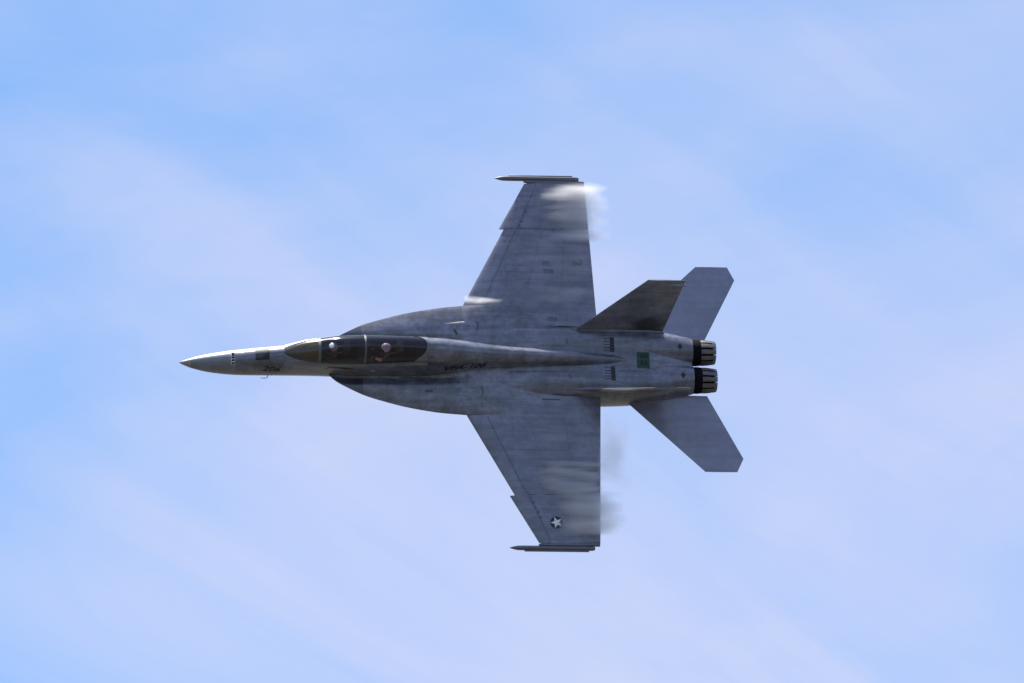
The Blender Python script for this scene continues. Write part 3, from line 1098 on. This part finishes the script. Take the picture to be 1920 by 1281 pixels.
def patch(name, st, y, w, h, mat, parent, yaw=0.0, off=0.006):
    c, s_ = math.cos(yaw), math.sin(yaw)
    pl = [(a * c - b * s_, a * s_ + b * c) for a, b in rect(w, h)]
    return decal(name, [pl], (st, y, 1), AFT, (0, 1, 0), (0, 0, 1), B_ALL, mat, parent, off=off)
patch('vent_opening', 8.96, 0.93, 0.08, 0.20, M_SMUDGE, lexes[0], yaw=0.5)
patch('vent_opening', 8.03, -1.12, 0.24, 0.08, M_SMUDGE, lexes[1])
patch('vent_opening', 10.63, 0.20, 0.22, 0.05, M_DARK, fuselage, yaw=-0.5)
patch('access_panel', 12.04, 3.42, 0.26, 0.18, M_FAINT, wings[1])
patch('access_panel', 12.10, 3.14, 0.34, 0.16, M_FAINT, wings[1])
patch('access_panel', 12.0, -1.36, 0.60, 0.035, M_SMUDGE, wings[-1])
patch('walkway_patch', 12.16, 1.46, 0.30, 0.14, M_FAINT, wings[1])
text_decal('wing_number', '2', 0.42, 0.0, (13.07, 3.48, 1), (0, -1, 0), (1, 0, 0), (0, 0, 1), B_ALL, M_BROWN, wings[3], off=0.006, fat=0.012)
# hinge seams of flaps, ailerons and the wing fold
def seam(p, q, s, parent, w=0.022, n=24):
    quads = []
    dx, dy = q[0] - p[0], q[1] - p[1]
    ln_ = math.hypot(dx, dy)
    nx, ny_ = -dy / ln_ * w / 2, dx / ln_ * w / 2
    for k in range(n):
        a, b = k / n, (k + 1) / n
        A, B = (p[0] + dx * a, p[1] + dy * a), (p[0] + dx * b, p[1] + dy * b)
        quads.append([(A[0] + nx - OX, s * (A[1] + ny_)), (B[0] + nx - OX, s * (B[1] + ny_)), (B[0] - nx - OX, s * (B[1] - ny_)), (A[0] - nx - OX, s * (A[1] - ny_))])
    return decal('hinge_seam', quads, (OX, 0, 1), AFT, (0, 1, 0), (0, 0, 1), B_ALL, M_FAINT, parent, off=0.005, maxlen=0.5)
for s in (1, -1):
    ch = lambda y, fr, lf: lf(y) + fr * (te(y) - lf(y))
    seam((ch(2.0, 0.725, le), 2.0), (ch(4.62, 0.725, le), 4.62), s, wings[s])
    seam((ch(2.0, 0.142, le), 2.0), (ch(4.62, 0.142, le), 4.62), s, wings[s])
    seam((ch(4.70, 0.737, le_out), 4.70), (ch(6.22, 0.737, le_out), 6.22), s, wings[2 * s])
    seam((ch(4.70, 0.20, le_out), 4.70), (ch(6.22, 0.20, le_out), 6.22), s, wings[2 * s])
    seam((ch(4.64, 0.16, le), 4.64), (ch(4.64, 0.71, le), 4.64), s, wings[s])
    seam((ch(3.1, 0.16, le), 3.1), (ch(3.1, 0.71, le), 3.1), s, wings[s], w=0.012)
    seam((ch(2.1, 0.45, le), 2.1), (ch(4.6, 0.45, le), 4.6), s, wings[s], w=0.012)
# national star on the port wing
disc = [(0.205 * math.cos(q), 0.205 * math.sin(q)) for q in frange(0, math.tau * (1 - 1 / 36), 36)]
cs = (12.02, -5.60, 1)
ins = decal('star_roundel', [disc], cs, AFT, (0, 1, 0), (0, 0, 1), B_ALL, M_BLACK, wings[-2], off=0.006)
star = []
for k in range(10):
    r_ = 0.200 if k % 2 == 0 else 0.080
    q = math.pi / 2 + k * math.pi / 5 + 0.35
    star.append((r_ * math.cos(q), r_ * math.sin(q)))
tris = [[(0, 0), star[k], star[(k + 1) % 10]] for k in range(10)]
decal('star', tris, cs, AFT, (0, 1, 0), (0, 0, 1), B_ALL, M_INSIG, ins, off=0.013)
# wing-fold wear: dark blocks behind the outer leading-edge flap
for s in (1, -1):
    for k in range(5):
        y = 4.75 + 0.17 * k
        c = te(y) - le_out(y)
        patch('hinge_plate', le_out(y) + 0.205 * c, s * y, 0.10 + 0.03 * (k % 2), 0.11, M_FAINT, wings[2 * s], yaw=-0.4 * s)

# ================================================================== AIRCREW
def person(st, z_hip, suit, label, arm_in):
    """Seated figure built on a skinned skeleton; local origin on the seat pan."""
    o = Vector((st, 0, z_hip))
    J = {}
    def j(name, x, y, z, r, par=None):
        J[name] = ((o.x + x, o.y + y, o.z + z), r, par)
    j('pelvis', 0.05, 0, 0.08, (0.17, 0.13))
    j('belly', 0.10, 0, 0.25, (0.165, 0.125), 'pelvis')
    j('chest', 0.16, 0, 0.43, (0.185, 0.14), 'belly')
    j('collar', 0.18, 0, 0.55, (0.13, 0.09), 'chest')
    j('neck', 0.155, 0, 0.62, (0.06, 0.06), 'collar')
    j('skull', 0.125, 0, 0.70, (0.085, 0.09), 'neck')
    for s, n in ((1, 'r'), (-1, 'l')):
        j('shoulder' + n, 0.18, s * 0.17, 0.51, (0.075, 0.075), 'collar')
        j('elbow' + n, 0.02, s * 0.25, 0.26, (0.052, 0.052), 'shoulder' + n)
        j('wrist' + n, -0.22, s * arm_in, 0.25, (0.034, 0.034), 'elbow' + n)
        j('hip' + n, 0.02, s * 0.10, 0.06, (0.10, 0.10), 'pelvis')
        j('knee' + n, -0.42, s * 0.15, 0.14, (0.068, 0.068), 'hip' + n)
        j('ankle' + n, -0.70, s * 0.14, -0.19, (0.05, 0.05), 'knee' + n)
        j('toe' + n, -0.88, s * 0.14, -0.20, (0.04, 0.035), 'ankle' + n)
    names = list(J)
    me = bpy.data.meshes.new('person')
    me.from_pydata([L(J[k][0]) for k in names], [(names.index(J[k][2]), names.index(k)) for k in names if J[k][2]], [])
    p = bpy.data.objects.new('person', me)
    col.objects.link(p)
    me.materials.append(suit)
    sk = p.modifiers.new('skin', 'SKIN')
    sk.use_smooth_shade = True
    for i, k in enumerate(names):
        me.skin_vertices[0].data[i].radius = J[k][1]
    me.skin_vertices[0].data[0].use_root = True
    sb = p.modifiers.new('subdivision', 'SUBSURF')
    sb.levels = 1
    sb.render_levels = 1
    p.matrix_world = JM
    p['label'] = label
    p['category'] = 'person'
    p['group'] = 'aircrew under the canopy'
    # helmet with visor and oxygen mask
    hc = (o.x + 0.11, 0.0, o.z + 0.74)
    secs = []
    for q in frange(-62, 90, 14):
        rr = 0.148 * max(0.02, math.cos(R(q)))
        secs.append([(hc[0] + rr * 1.12 * math.cos(a), rr * math.sin(a), hc[2] + 0.155 * math.sin(R(q))) for a in frange(0, math.tau * (1 - 1 / 24), 24)])
    v, f = loft(secs)
    hm = mesh('helmet', v, f, M_HELMET, p, angle=70)
    secs = []
    for q in frange(-30, 22, 8):
        rr = 0.153 * math.cos(R(q))
        secs.append([(hc[0] - rr * 1.13 * math.cos(a), rr * math.sin(a), hc[2] - 0.01 + 0.160 * math.sin(R(q))) for a in frange(-1.15, 1.15, 14)])
    v, f = loft(secs, False, False, False)
    mesh('visor', v, f, M_VISOR, hm, angle=70)
    v, f = tube([(hc[0] - 0.10, 0, hc[2] - 0.075), (hc[0] - 0.165, 0, hc[2] - 0.10), (hc[0] - 0.185, 0, hc[2] - 0.13)], [0.06, 0.05, 0.03], 10)
    mesh('oxygen_mask', v, f, M_DARK, hm)
    v, f = tube([(hc[0] - 0.17, 0, hc[2] - 0.13), (hc[0] - 0.13, 0.05, hc[2] - 0.27), (hc[0] - 0.02, 0.14, hc[2] - 0.36), (hc[0] + 0.02, 0.18, hc[2] - 0.50)], 0.02, 8)
    mesh('oxygen_hose', v, f, M_DARK, hm)
    v, f = [], []
    # harness vest
    secs = []
    for t in frange(0, 1, 7):
        z = o.z + 0.22 + 0.30 * t
        x = o.x + 0.085 + 0.085 * t
        w, d = 0.19 - 0.02 * (1 - t), 0.155
        secs.append([(x + d * math.cos(a), w * math.sin(a), z) for a in frange(0, math.tau * (1 - 1 / 20), 20)])
    v, f = loft(secs, True, False, False)
    mesh('survival_vest', v, f, M_OLIVE, p, angle=60)
    # gloved hands with five curled fingers
    for s in (1, -1):
        wr = Vector((o.x - 0.22, s * arm_in, o.z + 0.25))
        parts = []
        parts.append(tube([wr + Vector((0.03, 0, 0)), wr + Vector((-0.03, 0, 0.005)), wr + Vector((-0.09, 0, 0.005))], [0.032, 0.042, 0.038], 10))
        for k, ln in enumerate((0.070, 0.080, 0.075, 0.060)):
            yo = s * (-0.033 + 0.022 * k)
            b0 = wr + Vector((-0.085, yo, 0.012))
            parts.append(tube([b0, b0 + Vector((-ln * 0.45, 0, -0.004)), b0 + Vector((-ln * 0.75, 0, -0.03)), b0 + Vector((-ln * 0.7, 0, -0.055))],
                              [0.0105, 0.010, 0.009, 0.007], 6))
        b0 = wr + Vector((-0.03, -s * 0.035, 0))
        parts.append(tube([b0, b0 + Vector((-0.03, -s * 0.025, -0.01)), b0 + Vector((-0.065, -s * 0.022, -0.025))], [0.014, 0.012, 0.009], 6))
        v, f = merge(parts)
        mesh('glove', v, f, M_TAN, p, angle=60)
    return p
pf = person(4.72, 0.80, M_OLIVE, 'pilot in a white helmet seated in the front cockpit behind the windscreen', 0.10)
pr_ = person(6.44, 0.80, M_OLIVE, 'crew member in a white helmet seated in the rear cockpit behind the canopy bow', 0.14)
# bare tan sleeve on the rear crew member's port forearm
v, f = tube([(6.46, -0.25, 1.065), (6.36, -0.225, 1.07), (6.26, -0.185, 1.07)], [0.066, 0.062, 0.05], 12)
mesh('rolled_sleeve', v, f, M_SALMON, pr_, angle=60)
# white page on the rear crew member's knee
v, f = box_pts(-0.10, 0.10, -0.075, 0.075, -0.006, 0.006)
mt = Matrix.Translation(Vector((6.03, -0.17, 1.085))) @ Matrix.Rotation(R(28), 4, 'Z') @ Matrix.Rotation(R(-14), 4, 'Y') @ Matrix.Rotation(R(12), 4, 'X')
kb = mesh('kneeboard', [tuple(mt @ Vector(q)) for q in v], f, M_PAPER, None, smooth=False)
kb.matrix_world = JM
kb['label'] = 'white kneeboard page on the lap of the rear crew member'
kb['category'] = 'kneeboard'

# ================================================================== CONDENSATION VAPOUR over the wings
def vapour(name, label, st0, st1, y0, y1, z0, z1, dens, nscale=2.2, thr=(0.42, 0.66), stretch=(0.35, 3.2, 2.0),
           fx=(0.25, 0.30), fy=0.30, seed=0.0, shear=0.0):
    """A closed, rounded slab of uneven mist just above the wing skin."""
    secs = []
    n = 20
    for t in frange(0, 1, 9):
        x = st0 + (st1 - st0) * t
        yc, hw = (y0 + y1) / 2 + shear * (x - st0), (y1 - y0) / 2
        zc, hz = (z0 + z1) / 2, (z1 - z0) / 2
        k = 0.72 + 0.28 * math.sin(math.pi * t)
        secs.append([(x, yc + hw * k * math.copysign(abs(math.cos(q)) ** 0.5, math.cos(q)),
                      zc + hz * k * math.copysign(abs(math.sin(q)) ** 0.5, math.sin(q))) for q in frange(0, math.tau * (1 - 1 / n), n)])
    v, f = loft(secs)
    m = bpy.data.materials.new('vapour_mist')
    m.use_nodes = True
    nn, ll = m.node_tree.nodes, m.node_tree.links
    nn.clear()
    out = nn.new('ShaderNodeOutputMaterial')
    pvx = nn.new('ShaderNodeVolumePrincipled')
    pvx.inputs['Color'].default_value = (0.97, 0.97, 0.98, 1)
    pvx.inputs['Anisotropy'].default_value = 0.35
    tcx = nn.new('ShaderNodeTexCoord')
    sp = nn.new('ShaderNodeSeparateXYZ')
    ll.new(tcx.outputs['Generated'], sp.inputs[0])
    def mr(src, a, b, c=0.0, d=1.0):
        x = nn.new('ShaderNodeMapRange')
        x.interpolation_type = 'SMOOTHSTEP'
        x.inputs['From Min'].default_value = a
        x.inputs['From Max'].default_value = b
        x.inputs['To Min'].default_value = c
        x.inputs['To Max'].default_value = d
        ll.new(src, x.inputs['Value'])
        return x.outputs['Result']
    def mul(a, b):
        x = nn.new('ShaderNodeMath')
        x.operation = 'MULTIPLY'
        ll.new(a, x.inputs[0])
        if isinstance(b, (int, float)):
            x.inputs[1].default_value = b
        else:
            ll.new(b, x.inputs[1])
        return x.outputs[0]
    mpx = nn.new('ShaderNodeMapping')
    mpx.inputs['Scale'].default_value = stretch
    mpx.inputs['Location'].default_value = (seed, seed * 0.7, seed * 1.3)
    ll.new(tcx.outputs['Object'], mpx.inputs['Vector'])
    nzx = nn.new('ShaderNodeTexNoise')
    nzx.inputs['Scale'].default_value = nscale
    nzx.inputs['Detail'].default_value = 4
    nzx.inputs['Roughness'].default_value = 0.5
    ll.new(mpx.outputs[0], nzx.inputs['Vector'])
    e = mr(sp.outputs['X'], 0.0, fx[0])
    e = mul(e, mr(sp.outputs['X'], 1.0 - fx[1], 1.0, 1.0, 0.0))
    e = mul(e, mr(sp.outputs['Y'], 0.0, fy))
    e = mul(e, mr(sp.outputs['Y'], 1.0 - fy, 1.0, 1.0, 0.0))
    e = mul(e, mr(sp.outputs['Z'], 0.30, 1.0, 1.0, 0.0))
    x = nn.new('ShaderNodeMath')          # ragged edges: the envelope shifts the noise threshold
    x.operation = 'MULTIPLY_ADD'
    ll.new(e, x.inputs[0])
    x.inputs[1].default_value = 0.55
    ll.new(nzx.outputs['Fac'], x.inputs[2])
    d = mr(x.outputs[0], thr[0] + 0.40, thr[1] + 0.50)
    d = mul(d, mr(e, 0.0, 0.12))
    d = mul(d, dens)
    ll.new(d, pvx.inputs['Density'])
    ll.new(pvx.outputs[0], out.inputs['Volume'])
    o = mesh(name, v, f, None, None, smooth=False)
    o.data.materials.append(m)
    m.cycles.volume_step_rate = 0.25
    o.matrix_world = JM
    o['kind'] = 'stuff'
    o['label'] = label
    return o
vapour('wing_vapour', 'soft white mist veil streaming off the outer starboard wing behind the fold', 11.7, 14.35, 4.05, 6.36, 0.56, 0.88, 7.0,
       thr=(0.10, 0.78), fx=(0.60, 0.38), fy=0.15, seed=2.3, nscale=1.3, stretch=(0.28, 2.6, 1.5))
vapour('wing_vapour', 'brighter white mist streak beside the starboard wing-tip rail', 11.9, 14.3, 5.45, 6.30, 0.56, 0.92, 5.5,
       thr=(0.15, 0.80), fx=(0.55, 0.38), fy=0.45, seed=4.0, nscale=1.3, stretch=(0.25, 3.0, 1.5))
vapour('wing_vapour', 'short bright mist streak at the starboard wing root leading edge', 9.20, 11.1, 1.84, 2.22, 0.60, 0.94, 9.0,
       thr=(0.25, 0.75), fx=(0.10, 0.65), fy=0.48, seed=7.0, nscale=1.8, stretch=(0.6, 2.2, 1.5))
vapour('wing_vapour', 'faint mist patch over the starboard flap near the tail fin', 10.4, 13.7, 1.85, 2.75, 0.56, 0.90, 3.0,
       thr=(0.20, 0.75), fx=(0.60, 0.25), fy=0.45, seed=8.5, nscale=1.4, stretch=(0.5, 1.8, 1.5))
vapour('wing_vapour', 'pale mist bands over the port wing inboard of the fold', 10.7, 14.3, -4.85, -3.3, 0.54, 0.95, 5.5,
       thr=(0.38, 0.66), fx=(0.40, 0.38), fy=0.22, seed=11.0, nscale=1.9, stretch=(0.35, 2.6, 1.8))
vapour('wing_vapour', 'grey mist over the port wing tip behind the star', 11.6, 14.40, -6.30, -4.40, 0.54, 0.95, 8.0,
       thr=(0.12, 0.78), fx=(0.45, 0.35), fy=0.22, seed=15.0, nscale=1.3, stretch=(0.3, 2.4, 1.5))
vapour('wing_vapour', 'thin grey wisp hanging behind the port wing flap', 13.3, 14.75, -5.0, -1.6, 0.48, 0.92, 3.0,
       thr=(0.15, 0.70), fx=(0.35, 0.60), fy=0.40, seed=19.0, stretch=(1.0, 0.8, 1.2), nscale=1.4)
vapour('wing_vapour', 'faint mist bands across the middle of the starboard wing', 10.4, 13.9, 2.5, 4.5, 0.58, 0.90, 1.5,
       thr=(0.30, 0.78), fx=(0.45, 0.25), fy=0.20, seed=23.0, nscale=1.7, stretch=(0.25, 2.6, 1.5))
vapour('wing_vapour', 'faint mist bands across the port wing beside the fuselage', 10.2, 13.9, -3.6, -1.6, 0.60, 0.90, 1.4,
       thr=(0.30, 0.78), fx=(0.45, 0.25), fy=0.20, seed=29.0, nscale=1.7, stretch=(0.25, 2.6, 1.5))
